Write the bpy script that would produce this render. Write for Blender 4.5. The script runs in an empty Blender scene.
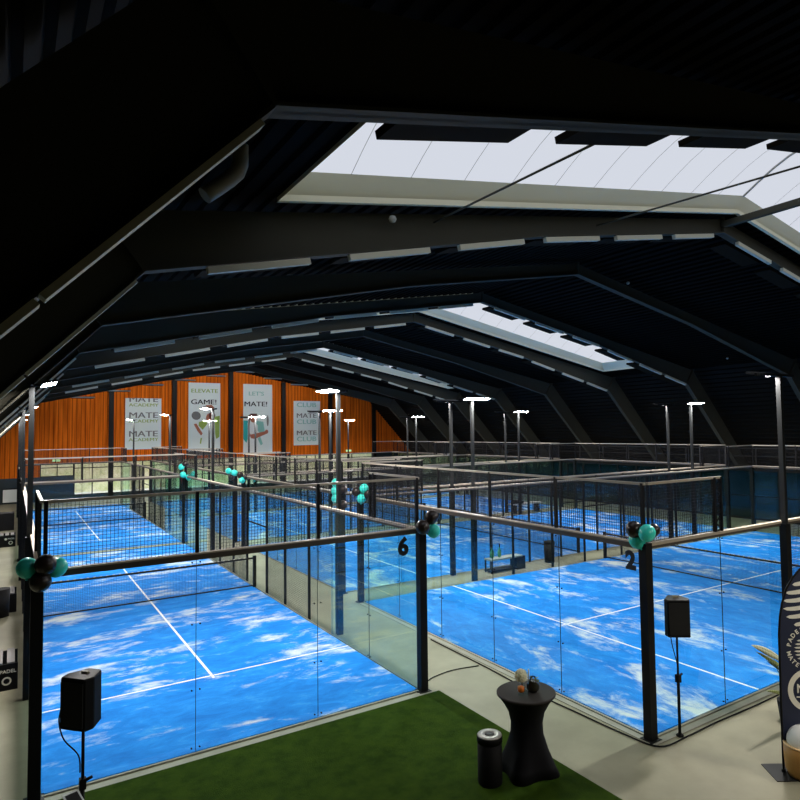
import bpy, bmesh, math, random
from mathutils import Vector, Matrix
random.seed(7)
S = bpy.context.scene
C = S.collection
PI = math.pi

# ------------------------------------------------------------------ helpers
class MB:
    def __init__(s): s.v=[]; s.f=[]; s.m=[]; s.smooth=[]
    def face(s, pts, m=0, sm=False):
        n=len(s.v); s.v+= [tuple(p) for p in pts]; s.f.append(list(range(n,n+len(pts)))); s.m.append(m); s.smooth.append(sm)
    def box(s, c, d, m=0, rz=0, ry=0):
        x,y,z=d[0]/2,d[1]/2,d[2]/2; n=len(s.v)
        R=Matrix.Rotation(rz,3,'Z')@Matrix.Rotation(ry,3,'Y')
        for a in (-1,1):
            for b in (-1,1):
                for e in (-1,1):
                    s.v.append(tuple(Vector(c)+R@Vector((a*x,b*y,e*z))))
        for q in ((0,1,3,2),(4,6,7,5),(0,4,5,1),(2,3,7,6),(0,2,6,4),(1,5,7,3)):
            s.f.append([n+i for i in q]); s.m.append(m); s.smooth.append(False)
        return s
    def b2(s, lo, hi, m=0):
        return s.box([(lo[i]+hi[i])/2 for i in range(3)],[abs(hi[i]-lo[i]) for i in range(3)],m)
    def tube(s, pts, r, n=10, m=0, caps=True, sm=True):
        pts=[Vector(p) for p in pts]; rs=r if isinstance(r,(list,tuple)) else [r]*len(pts)
        rings=[]; up=None
        for i,p in enumerate(pts):
            t=(pts[min(i+1,len(pts)-1)]-pts[max(i-1,0)]).normalized()
            if up is None:
                up=Vector((0,0,1)) if abs(t.z)<.9 else Vector((1,0,0))
            a=t.cross(up).normalized(); b=a.cross(t).normalized(); up=b
            k=len(s.v)
            for j in range(n):
                w=2*PI*j/n+PI/n
                s.v.append(tuple(p+(a*math.cos(w)+b*math.sin(w))*rs[i]))
            rings.append(k)
        for i in range(len(rings)-1):
            for j in range(n):
                s.f.append([rings[i]+j,rings[i]+(j+1)%n,rings[i+1]+(j+1)%n,rings[i+1]+j]); s.m.append(m); s.smooth.append(sm)
        if caps:
            s.f.append([rings[0]+j for j in range(n)][::-1]); s.m.append(m); s.smooth.append(False)
            s.f.append([rings[-1]+j for j in range(n)]); s.m.append(m); s.smooth.append(False)
        return s
    def lathe(s, prof, n=32, c=(0,0,0), m=0, sq=None):
        k0=len(s.v)
        for i,(r,z) in enumerate(prof):
            for j in range(n):
                w=2*PI*j/n; rr=r
                if sq: rr=r*(1+sq[i]*(abs(math.cos(2*(w-PI/4)))**2.5))
                s.v.append((c[0]+rr*math.cos(w),c[1]+rr*math.sin(w),c[2]+z))
        for i in range(len(prof)-1):
            for j in range(n):
                s.f.append([k0+i*n+j,k0+i*n+(j+1)%n,k0+(i+1)*n+(j+1)%n,k0+(i+1)*n+j]); s.m.append(m); s.smooth.append(True)
        if prof[0][0]>1e-4: s.f.append([k0+j for j in range(n)][::-1]); s.m.append(m); s.smooth.append(False)
        if prof[-1][0]>1e-4: s.f.append([k0+(len(prof)-1)*n+j for j in range(n)]); s.m.append(m); s.smooth.append(False)
        return s
    def prism(s, poly, axis, a, b, m=0):
        """poly in the two other axes, extruded along axis from a to b"""
        def mk(p,t):
            if axis==1: return (p[0],t,p[1])
            if axis==2: return (p[0],p[1],t)
            return (t,p[0],p[1])
        n=len(poly); k=len(s.v)
        s.v+=[mk(p,a) for p in poly]+[mk(p,b) for p in poly]
        s.f.append([k+i for i in range(n)]); s.m.append(m); s.smooth.append(False)
        s.f.append([k+n+i for i in range(n)][::-1]); s.m.append(m); s.smooth.append(False)
        for i in range(n):
            j=(i+1)%n; s.f.append([k+i,k+n+i,k+n+j,k+j]); s.m.append(m); s.smooth.append(False)
        return s
    def wire(s, a, b, t):
        """thin four-sided wire along any axis between a and b"""
        a=Vector(a); b=Vector(b); d=(b-a).normalized()
        u=d.cross(Vector((0,0,1)) if abs(d.z)<.9 else Vector((1,0,0))).normalized(); w=d.cross(u)
        k=len(s.v); h=t/2
        for p in (a,b):
            for x,y in ((-h,-h),(h,-h),(h,h),(-h,h)): s.v.append(tuple(p+u*x+w*y))
        for j in range(4):
            s.f.append([k+j,k+(j+1)%4,k+4+(j+1)%4,k+4+j]); s.m.append(0); s.smooth.append(False)
        return s
    def build(s, name, mats, parent=None, loc=None, rz=None, fix=True):
        me=bpy.data.meshes.new(name); me.from_pydata(s.v,[],s.f)
        if not isinstance(mats,(list,tuple)): mats=[mats]
        for m in mats: me.materials.append(m)
        me.polygons.foreach_set('material_index',s.m)
        me.polygons.foreach_set('use_smooth',s.smooth)
        if fix:
            bm=bmesh.new(); bm.from_mesh(me); bmesh.ops.recalc_face_normals(bm,faces=bm.faces); bm.to_mesh(me); bm.free()
        me.update()
        o=bpy.data.objects.new(name,me); C.objects.link(o)
        if parent: o.parent=parent
        if loc: o.location=loc
        if rz is not None: o.rotation_euler=(0,0,rz)
        return o

def tag(o,label,cat=None,group=None,kind=None):
    if label: o['label']=label
    if cat: o['category']=cat
    if group: o['group']=group
    if kind: o['kind']=kind
    return o
def thing(name,label,cat,loc=(0,0,0),rz=0,group=None):
    o=bpy.data.objects.new(name,None); C.objects.link(o); o.location=loc; o.rotation_euler=(0,0,rz)
    o.empty_display_size=.2
    return tag(o,label,cat,group)
def copy_tree(o,parent=None):
    c=o.copy(); C.objects.link(c); c.parent=parent
    for ch in list(o.children): copy_tree(ch,c)
    return c

# ------------------------------------------------------------------ materials
def mat(name,col,rough=.6,metal=0,spec=.5,emit=None,es=0):
    m=bpy.data.materials.new(name); m.use_nodes=True; b=m.node_tree.nodes['Principled BSDF']
    b.inputs['Base Color'].default_value=(*col,1); b.inputs['Roughness'].default_value=rough; b.inputs['Metallic'].default_value=metal
    b.inputs['Specular IOR Level'].default_value=spec
    if emit: b.inputs['Emission Color'].default_value=(*emit,1); b.inputs['Emission Strength'].default_value=es
    return m
def nodes(m): return m.node_tree.nodes,m.node_tree.links,m.node_tree.nodes['Principled BSDF']
def ramp(N,stops):
    r=N.new('ShaderNodeValToRGB'); e=r.color_ramp.elements
    while len(e)<len(stops): e.new(.5)
    for i,(p,c) in enumerate(stops): e[i].position=p; e[i].color=(*c,1)
    return r
def noise(N,L,coord,scale,detail=4,vec=(1,1,1),rough=.6,dist=0,rot=0):
    mp=N.new('ShaderNodeMapping'); mp.inputs['Scale'].default_value=vec; mp.inputs['Rotation'].default_value=(0,0,rot)
    L.new(coord,mp.inputs[0]); n=N.new('ShaderNodeTexNoise'); n.inputs['Scale'].default_value=scale; n.inputs['Detail'].default_value=detail
    n.inputs['Roughness'].default_value=rough; n.inputs['Distortion'].default_value=dist
    L.new(mp.outputs[0],n.inputs['Vector']); return n

def varied(name,c1,c2,scale,rough=.7,vec=(1,1,1),spec=.3,lo=.35,hi=.65,bump=0):
    m=mat(name,c1,rough,spec=spec); N,L,b=nodes(m); t=N.new('ShaderNodeTexCoord')
    n=noise(N,L,t.outputs['Object'],scale,5,vec); r=ramp(N,[(lo,c1),(hi,c2)]); L.new(n.outputs[0],r.inputs[0]); L.new(r.outputs[0],b.inputs['Base Color'])
    if bump:
        bp=N.new('ShaderNodeBump'); bp.inputs['Strength'].default_value=bump; bp.inputs['Distance'].default_value=.02
        L.new(n.outputs[0],bp.inputs['Height']); L.new(bp.outputs[0],b.inputs['Normal'])
    return m

# blue artificial turf, streaked with pale infill sand
M_TURF=mat('blue_turf',(.02,.2,.7),.85,spec=.15); N,L,b=nodes(M_TURF); t=N.new('ShaderNodeTexCoord')
na=noise(N,L,t.outputs['Object'],.75,8,(.55,1.15,1),.66,.5,.25)
nb=noise(N,L,t.outputs['Object'],2.2,9,(.6,1.1,1),.72,.5,.25)
nc=noise(N,L,t.outputs['Object'],.16,2)
base=ramp(N,[(.3,(.003,.15,.57)),(.55,(.010,.245,.77)),(.75,(.06,.37,.80))]); L.new(nb.outputs[0],base.inputs[0])
ma=N.new('ShaderNodeMath'); ma.operation='MULTIPLY_ADD'; ma.inputs[1].default_value=.5; L.new(nb.outputs[0],ma.inputs[0]); L.new(na.outputs[0],ma.inputs[2])
mc=N.new('ShaderNodeMath'); mc.operation='MULTIPLY_ADD'; mc.inputs[1].default_value=.35; L.new(nc.outputs[0],mc.inputs[0]); L.new(ma.outputs[0],mc.inputs[2])
sand=ramp(N,[(.945,(0,0,0)),(1.0,(.25,.25,.25)),(1.0,(.9,.9,.9))])
sub=N.new('ShaderNodeMath'); sub.operation='SUBTRACT'; sub.inputs[1].default_value=.10; L.new(mc.outputs[0],sub.inputs[0])
sand=ramp(N,[(.84,(0,0,0)),(.89,(.22,.22,.22)),(.94,(.55,.55,.55)),(1.0,(.85,.85,.85))]); L.new(sub.outputs[0],sand.inputs[0])
mx=N.new('ShaderNodeMix'); mx.data_type='RGBA'; L.new(sand.outputs[0],mx.inputs[0]); L.new(base.outputs[0],mx.inputs[6]); mx.inputs[7].default_value=(.72,.76,.70,1)
L.new(mx.outputs[2],b.inputs['Base Color'])
M_LINE=mat('white_line',(.82,.84,.86),.8)
M_CONC=varied('concrete_floor',(.225,.215,.142),(.288,.275,.185),.9,.55,spec=.35)
N,L,b=nodes(M_CONC)
M_KERB=varied('kerb_concrete',(.28,.275,.225),(.36,.35,.29),2,.7)
M_GRASS=varied('green_turf',(.024,.058,.0015),(.046,.092,.004),3.5,.95,spec=.1)
N,L,b=nodes(M_GRASS); t=N.new('ShaderNodeTexCoord'); g=noise(N,L,t.outputs['Object'],160,3); bp=N.new('ShaderNodeBump'); bp.inputs['Strength'].default_value=.9; bp.inputs['Distance'].default_value=.03
L.new(g.outputs[0],bp.inputs['Height']); L.new(bp.outputs[0],b.inputs['Normal'])
M_BLK=mat('black_steel',(.006,.006,.0065),.5,spec=.2)
M_WIRE=mat('black_wire',(.008,.008,.008),.5,spec=.3)
M_CAP=mat('rail_lit_cap',(.44,.38,.29),.45)
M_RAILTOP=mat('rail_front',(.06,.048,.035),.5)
M_MAST=mat('mast_grey',(.016,.018,.018),.4,metal=.3)
M_DECK=mat('black_deck',(.0032,.0026,.0018),.8,spec=.04)
M_CLAD=mat('dark_cladding',(.007,.0065,.005),.7,spec=.1)
M_FRAME=mat('frame_paint',(.062,.060,.044),.6,spec=.12)
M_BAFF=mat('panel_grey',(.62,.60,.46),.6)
M_UNDER=mat('panel_black',(.012,.009,.005),.8,spec=.05)
M_KERBS=mat('skylight_kerb',(.82,.79,.58),.6)
M_LED=mat('led_face',(.9,.9,.9),.4)
N,L,b=nodes(M_LED); N.remove(b); em=N.new('ShaderNodeEmission'); em.inputs[0].default_value=(1,.95,.93,1); em.inputs[1].default_value=640
geo=N.new('ShaderNodeNewGeometry'); mxs=N.new('ShaderNodeMixShader'); df=N.new('ShaderNodeBsdfDiffuse'); df.inputs[0].default_value=(.05,.05,.05,1)
L.new(geo.outputs['Backfacing'],mxs.inputs[0]); L.new(em.outputs[0],mxs.inputs[1]); L.new(df.outputs[0],mxs.inputs[2]); L.new(mxs.outputs[0],N['Material Output'].inputs[0])
def glassy(name,tint,fres=1.0,rough=0.0,base=.0):
    m=bpy.data.materials.new(name); m.use_nodes=True; N,L=m.node_tree.nodes,m.node_tree.links; N.remove(N['Principled BSDF'])
    tr=N.new('ShaderNodeBsdfTransparent'); tr.inputs[0].default_value=(*tint,1); gl=N.new('ShaderNodeBsdfGlossy'); gl.inputs['Roughness'].default_value=rough; gl.inputs[0].default_value=(.9,1,.97,1)
    fr=N.new('ShaderNodeFresnel'); fr.inputs[0].default_value=1.45; mu=N.new('ShaderNodeMath'); mu.operation='MULTIPLY_ADD'; mu.inputs[1].default_value=fres; mu.inputs[2].default_value=base
    mi=N.new('ShaderNodeMixShader'); L.new(fr.outputs[0],mu.inputs[0]); gb=N.new('ShaderNodeNewGeometry'); iv=N.new('ShaderNodeMath'); iv.operation='SUBTRACT'; iv.inputs[0].default_value=1; L.new(gb.outputs['Backfacing'],iv.inputs[1]); fm_=N.new('ShaderNodeMath'); fm_.operation='MULTIPLY'; L.new(mu.outputs[0],fm_.inputs[0]); L.new(iv.outputs[0],fm_.inputs[1]); L.new(fm_.outputs[0],mi.inputs[0]); L.new(tr.outputs[0],mi.inputs[1]); L.new(gl.outputs[0],mi.inputs[2]); L.new(mi.outputs[0],N['Material Output'].inputs[0])
    return m
M_GLASS=glassy('court_glass',(.965,.985,.98),1.0)
N,L=M_GLASS.node_tree.nodes,M_GLASS.node_tree.links
lw=N.new('ShaderNodeLayerWeight'); lw.inputs[0].default_value=.5; pw=N.new('ShaderNodeMath'); pw.operation='POWER'; pw.inputs[1].default_value=1.6; L.new(lw.outputs['Facing'],pw.inputs[0])
rr=ramp(N,[(0,(.965,.985,.98)),(1,(.62,.86,.80))]); L.new(pw.outputs[0],rr.inputs[0])
for n_ in N:
    if n_.type=='BSDF_TRANSPARENT': L.new(rr.outputs[0],n_.inputs[0])
M_WGLASS=glassy('window_glass',(.95,.97,.96),.6)
M_SKY=glassy('skylight_sheet',(.97,.97,.98),0)
M_DGLASS=mat('dark_glass',(.003,.014,.017),.12,spec=.4)
M_TEAL=mat('teal_balloon',(.05,.80,.66),.3)
M_BALB=mat('black_balloon',(.022,.014,.012),.3)
M_NUM=mat('number_black',(.006,.006,.008),.5)
M_SPK=mat('speaker_black',(.005,.005,.005),.7,spec=.2)
M_SPKT=mat('speaker_top',(.045,.04,.036),.5)
M_CLOTH=mat('black_stretch_cloth',(.006,.006,.008),.8,spec=.2)
M_CLOTHT=mat('tabletop_cloth',(.030,.025,.021),.7,spec=.3)
M_STEEL=mat('brushed_steel',(.55,.52,.47),.35,metal=.3)
M_WHITE=mat('white_print',(.75,.77,.74),.7)
M_NAVY=mat('banner_navy',(.010,.016,.045),.6)
M_CREAM=mat('banner_cream',(.80,.78,.66),.7)
M_TAN=varied('tan_wood',(.33,.17,.045),(.47,.26,.075),3,.5,(1,1,.2))
M_LEAF=mat('plant_leaf',(.22,.26,.07),.4); M_LEAFD=mat('plant_leaf_dark',(.02,.05,.02),.4)
M_LEAFP=mat('plant_leaf_pale',(.42,.42,.25),.4)
M_GREEN=mat('racket_green',(.01,.25,.10),.4)
M_POST=mat('poster_sheet',(.72,.80,.77),.8,spec=.1)
# red-brown vertical boarding
M_WOOD=mat('wood_boards',(.4,.12,.02),.7,spec=.03); N,L,b=nodes(M_WOOD); t=N.new('ShaderNodeTexCoord')
n1=noise(N,L,t.outputs['Object'],1.0,4,(6,1,.25)); r1=ramp(N,[(.3,(.42,.078,.006)),(.7,(.92,.20,.014))]); L.new(n1.outputs[0],r1.inputs[0])
sep=N.new('ShaderNodeSeparateXYZ'); L.new(t.outputs['Object'],sep.inputs[0])
md=N.new('ShaderNodeMath'); md.operation='PINGPONG'; md.inputs[1].default_value=.15; L.new(sep.outputs[0],md.inputs[0])
gt=N.new('ShaderNodeMath'); gt.operation='GREATER_THAN'; gt.inputs[1].default_value=.018; L.new(md.outputs[0],gt.inputs[0])
mr=N.new('ShaderNodeMapRange'); mr.inputs[3].default_value=.3; mr.inputs[4].default_value=1; L.new(gt.outputs[0],mr.inputs[0])
mm=N.new('ShaderNodeMix'); mm.data_type='RGBA'; mm.blend_type='MULTIPLY'; mm.inputs[0].default_value=1; L.new(r1.outputs[0],mm.inputs[6]); L.new(mr.outputs[0],mm.inputs[7]); L.new(mm.outputs[2],b.inputs['Base Color'])
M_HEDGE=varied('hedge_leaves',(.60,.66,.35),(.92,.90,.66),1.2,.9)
M_PAVE=mat('pale_paving',(.95,.92,.92),.8)

# ------------------------------------------------------------------ text
def text_mesh(body,size,name='t',bold=.0,extrude=.003,align='CENTER',sx=1):
    cu=bpy.data.curves.new(name,'FONT'); cu.body=body; cu.size=size; cu.extrude=extrude; cu.offset=bold; cu.align_x=align; cu.align_y='CENTER'; cu.resolution_u=3
    o=bpy.data.objects.new(name,cu); C.objects.link(o); bpy.context.view_layer.update()
    me=bpy.data.meshes.new_from_object(o.evaluated_get(bpy.context.evaluated_depsgraph_get()))
    bpy.data.objects.remove(o); bpy.data.curves.remove(cu)
    if sx!=1:
        for v in me.vertices: v.co.x*=sx
    return me
def text(name,body,size,m,parent,loc,rot,bold=0,sx=1,extrude=.003):
    me=text_mesh(body,size,name,bold,extrude,sx=sx); me.materials.clear(); me.materials.append(m)
    o=bpy.data.objects.new(name,me); C.objects.link(o); o.parent=parent; o.location=loc; o.rotation_euler=rot
    return o

# ------------------------------------------------------------------ the hall
RX,RZ=15.0,10.45                          # ridge, underside of deck
KOL=(.45,8.05); KOR=(28.65,7.9)           # outer knees
def deckz(x):
    return RZ+(x-RX)*(RZ-KOL[1])/(RX-KOL[0]) if x<RX else RZ-(x-RX)*(RZ-KOR[1])/(KOR[0]-RX)
Y0H,Y1H=-15.0,46.3
fl=MB().b2((-9,Y0H,-.2),(38,Y1H+.3,0)).build('floor',M_CONC); tag(fl,None,kind='structure')

def ribbed(mb,p0,p1,ya,yb,period=.3,depth=.06,flip=1):
    a=Vector((p0[0],p0[1])); b_=Vector((p1[0],p1[1])); d=b_-a; Ln=d.length; d/=Ln; nrm=Vector((-d.y,d.x))*flip
    k=max(1,round(Ln/period)); per=Ln/k; pr=[]
    for i in range(k):
        for f,h in ((0,0),(.5,0),(.6,1),(.9,1)):
            q=a+d*(i+f)*per+nrm*h*depth; pr.append(q)
    pr.append(b_)
    n=len(mb.v)
    for q in pr: mb.v.append((q.x,ya,q.y)); mb.v.append((q.x,yb,q.y))
    for i in range(len(pr)-1):
        mb.f.append([n+2*i,n+2*i+1,n+2*i+3,n+2*i+2]); mb.m.append(0); mb.smooth.append(False)
FY=[-11.4,-6.24,-.85,4.4,9.65,14.9,20.15,25.4,30.6,35.9,41.1]
SKY=[(1,2),(4,5),(7,8)]                    # skylight bays
SX0,SX1=2.85,27.25
bays=[(FY[a]+.55,FY[b]-.45) for a,b in SKY]
ce=MB(); ys=[Y0H]+[y for bb in bays for y in bb]+[Y1H]
for i in range(len(ys)-1):
    ya,yb=ys[i],ys[i+1]
    if i%2==0:
        ribbed(ce,KOL,(RX,RZ),ya,yb); ribbed(ce,(RX,RZ),KOR,ya,yb)
    else:
        ribbed(ce,KOL,(SX0,deckz(SX0)),ya,yb); ribbed(ce,(SX1,deckz(SX1)),KOR,ya,yb)
for i in range(0,len(ys)-1):
    ya,yb=ys[i],ys[i+1]
    segs=[(KOL[0],RX),(RX,KOR[0])] if i%2==0 else [(KOL[0],SX0-.0),(SX1,KOR[0])]
    for a,b_ in segs: ce.prism([(a,deckz(a)+.066),(b_,deckz(b_)+.066),(b_,deckz(b_)+.2),(a,deckz(a)+.2)],1,ya,yb)
ceil=ce.build('ceiling',M_DECK,fix=False); tag(ceil,None,kind='structure')
wl=MB(); ribbed(wl,(-6.6,0),KOL,Y0H,Y1H,.25); tag(wl.build('wall_left',M_CLAD,fix=False),None,kind='structure')
wr=MB(); ribbed(wr,KOR,(36.0,0),Y0H,Y1H,.28); tag(wr.build('wall_right',M_CLAD,fix=False),None,kind='structure')
tag(MB().prism([(-6.7,0),(36.1,0),(28.7,8.1),(RX,10.7),(.4,8.2)],1,Y0H-.2,Y0H).build('wall_front',M_CLAD),None,kind='structure')
# far wall: boarding above, dark sill below, a band of windows between
WB=2.84
wood=MB().prism([(-4.15,WB),(33.45,WB),(28.7,8.0),(RX,10.6),(.4,8.15)],1,Y1H,Y1H+.25)
wood.prism([(-5.0,1.85),(1.27,1.85),(1.27,WB),(-4.15,WB)],1,Y1H,Y1H+.25)
tag(wood.build('wall_back',M_WOOD),None,kind='structure')
lo=MB().b2((-6.6,Y1H,0),(36,Y1H+.25,.36)); lo.b2((-6.6,Y1H,.36),(1.27,Y1H+.25,1.85)); lo.b2((1.27,Y1H,.36),(3.46,Y1H+.25,1.84)); lo.b2((29,Y1H,.36),(34,Y1H+.25,WB))
tag(lo.build('wall_back_base',mat('dark_teal_board',(.010,.022,.030),.35)),None,kind='structure')
XC=[5.95,10.6,15.2,19.9,24.5,29.1]
# window band, one window per bay
edges=[1.27,3.46]+XC
k=1
for i in range(len(edges)-1):
    xa,xb=edges[i],edges[i+1]; z0=1.84 if i==0 else .36
    w=thing('window_%d'%k,None,None,((xa+xb)/2,Y1H,z0)); w['kind']='structure'; k+=1
    W2=(xb-xa)/2; H=WB-z0; f=MB()
    for sx in (-W2+.03,0,W2-.03): f.b2((sx-.035,.03,0),(sx+.035,.13,H))
    for z in (.03,H-.03,H-.42) if H>1.2 else (.03,H-.03,H-.32): f.b2((-W2,.035,z-.03),(W2,.125,z+.03))
    if H>1.2: f.b2((-W2,.035,1.15-.03),(W2,.125,1.15+.03))
    f.build('window_frame',M_BLK,w); MB().b2((-W2,.07,0),(W2,.085,H)).build('window_pane',M_WGLASS,w)
for i,x in enumerate(XC):
    tag(MB().b2((x-.17,Y1H-.3,0),(x+.17,Y1H-.002,deckz(x)-.05)).build('trim_%d'%(i+1),M_BLK),None,kind='structure')
# outside
tag(MB().b2((-15,Y1H+.3,-.25),(50,Y1H+22,-.05)).build('outdoor_paving',M_PAVE),None,kind='structure')
hd=MB()
for i in range(1400):
    x=random.uniform(-10,48); z=random.uniform(.1,3.1); y=Y1H+8+random.uniform(-.5,.6); s=random.uniform(.15,.4)
    a=[Vector((random.uniform(-1,1),random.uniform(-.6,.6),random.uniform(-1,1))).normalized()*s for _ in range(3)]
    hd.face([Vector((x,y,z))+q for q in a])
hd.b2((-8,Y1H+8.2,-.05),(48,Y1H+9,3.0))
tag(hd.build('hedge',M_HEDGE,fix=False),'pale hedge outside, beyond the low windows of the far wall','hedge',kind='stuff')
cl_=thing('outdoor_fill_light','added linear light outside above the low windows of the far wall','added fill light',(14,Y1H+3.2,3.5))  # unseen lamp added to brighten the hedge and paving behind the windows
MB().b2((-14,-.25,.02),(14,.25,.1)).build('housing',M_BLK,cl_)
M_OUTFILL=M_LED.copy(); M_OUTFILL.name='outdoor_fill_led'
for n_ in M_OUTFILL.node_tree.nodes:
    if n_.type=='EMISSION': n_.inputs[1].default_value=36
q=MB(); q.face([(-14,-.2,0),(-14,.2,0),(14,.2,0),(14,-.2,0)]); q.build('led_face',M_OUTFILL,cl_,fix=False)
# side gallery behind the long right side: glazed front, flat roof with a railing
GX=31.66
g=thing('trim_7',None,None,(GX,20,0)); g['kind']='structure'
gm=MB().b2((0,-16,2.52),(.9,26,2.66)); 
for i in range(29): gm.b2((0,-16+i*1.5-.05,0),(.1,-16+i*1.5+.05,2.52))
gm.b2((0,-16,0),(.1,26,.12)); gm.b2((.01,-16,1.2),(.09,26,1.26)); gm.build('gallery_frame',M_BLK,g)
MB().b2((.04,-16,.12),(.06,26,2.52)).build('gallery_glass',M_DGLASS,g)
rl=MB()
for i in range(21): rl.wire((.05,-16+i*2.1,2.66),(.05,-16+i*2.1,3.72),.05)
for z in (3.72,2.72,3.3): rl.wire((.05,-16,z),(.05,26,z),.045 if z!=3.3 else .02)
rl.build('gallery_railing',mat('railing_grey',(.012,.012,.010),.6),g)

# ------------------------------------------------------------------ portal frames
def off(p,q,t):
    d=(Vector(q)-Vector(p)).normalized(); return Vector((-d.y,d.x))*t
TOP=[(-6.7,0),KOL,(RX,RZ-.0),KOR,(36.1,0)]
def roof_frame(y,label,boards):
    r=thing('roof_frame',label,'roof beam',(RX,y,0),0)
    pr=lambda pts: [(p[0]-RX,p[1]) for p in pts]
    def member(name,top,bot):
        w=MB()
        t=pr(top); bt=pr(bot)
        w.prism(t+bt[::-1],1,-.03,.03)
        for P_,s in ((bt,1),):
            for i in range(len(P_)-1):
                a,b_=P_[i],P_[i+1]; n=off(a,b_,.03)
                w.prism([a,b_,(b_[0]+n.x,b_[1]+n.y),(a[0]+n.x,a[1]+n.y)],1,-.11,.11)
        return w.build(name,M_FRAME,r)
    e=.09
    member('column',[(-6.62,0),(KOL[0]+.05,KOL[1]-e)],[(-5.6,0),(1.1,7.17)])
    member('rafter',[(KOL[0]+.06,KOL[1]-e),(8.6,deckz(8.6)-e),(RX,RZ-e)],[(1.1,7.17),(8.6,8.86),(RX,9.98)])
    member('rafter',[(RX,RZ-e),(21,deckz(21)-e),(KOR[0]-.06,KOR[1]-e)],[(RX,9.98),(21,8.83),(28.0,7.1)])
    member('column',[(KOR[0]-.05,KOR[1]-e),(36.0,0)],[(28.0,7.1),(35.0,0)])
    # end plates at the joints
    ep=MB()
    for p,q in (((1.1,7.17),(.5,8.0)),((28.0,7.1),(28.6,7.85)),((RX,9.98),(RX,10.4))):
        a=(p[0]-RX,p[1]); b_=(q[0]-RX,q[1]); d=(Vector(b_)-Vector(a)).normalized(); n=Vector((-d.y,d.x))*.025
        ep.prism([(a[0]-n.x,a[1]-n.y),(b_[0]-n.x,b_[1]-n.y),(b_[0]+n.x,b_[1]+n.y),(a[0]+n.x,a[1]+n.y)],1,-.12,.12)
    ep.build('joint_plate',M_FRAME,r)
    if boards:
        def brd(x,z,sl,ln=1.62):
            first=abs(y+6.24)<.1
            o=MB().box((0,0,0),(ln,.50,.08)).build('sound_panel',M_UNDER,r); o.location=(x-RX+(.42 if first else 0),.50 if not first else .56,z+.04+(.24 if first else 0)); o.rotation_euler=(0,-math.atan(sl),0)
            if first: return
            o=MB().box((0,0,0),(ln,.10,.10)).build('panel_lit_edge',M_BAFF,r); o.location=(x-RX,-.08,z-.07); o.rotation_euler=(0,-math.atan(sl),0)  # panel's front edge, skylight on it put in as paler colour
        for xa in (1.92,4.2,6.45,8.63,10.8,12.9):
            xm=xa+.8; z=7.17+(xm-1.1)*(8.86-7.17)/7.5 if xm<8.6 else 8.86+(xm-8.6)*(9.98-8.86)/6.4
            brd(xm,z,.225 if xm<8.6 else .175)
        for xa in (15.6,17.8,20.0,22.2,24.4,26.3):
            xm=xa+.8; z=9.98-(xm-15)*(9.98-8.83)/6 if xm<21 else 8.83-(xm-21)*(8.83-7.1)/7
            brd(xm,z,-.19 if xm<21 else -.247)
        # slim strips put skylight on the left leg's flange edge as pale colour
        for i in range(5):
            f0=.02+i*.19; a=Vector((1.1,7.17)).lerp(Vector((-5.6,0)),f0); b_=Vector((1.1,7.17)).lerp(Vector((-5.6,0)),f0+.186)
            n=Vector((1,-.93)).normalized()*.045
            MB().prism(pr([a,b_,b_+n,a+n]),1,-.15,-.02).build('lit_edge_strip',M_BAFF,r)
    return r
names={0:'black steel roof frame above and behind the viewpoint',1:'huge black steel roof frame nearest the viewpoint, crossing the top in silhouette',
2:'grey steel roof frame at the far edge of the nearest, largest skylight',3:'unlit black roof frame halfway between the large and the middle skylight',
4:'black roof frame at the near edge of the middle skylight',5:'grey lit roof frame running along the far edge of the middle skylight',
6:'dark roof frame just beyond the middle skylight',7:'dark roof frame at the near edge of the farthest skylight',8:'grey lit roof frame along the far edge of the farthest skylight',
9:'dark roof frame beyond the farthest skylight',10:'dark roof frame closest to the orange boarded wall'}
for i,y in enumerate(FY):
    if i: roof_frame(y,names[i],i in (1,2,4,5,7,8))

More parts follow.
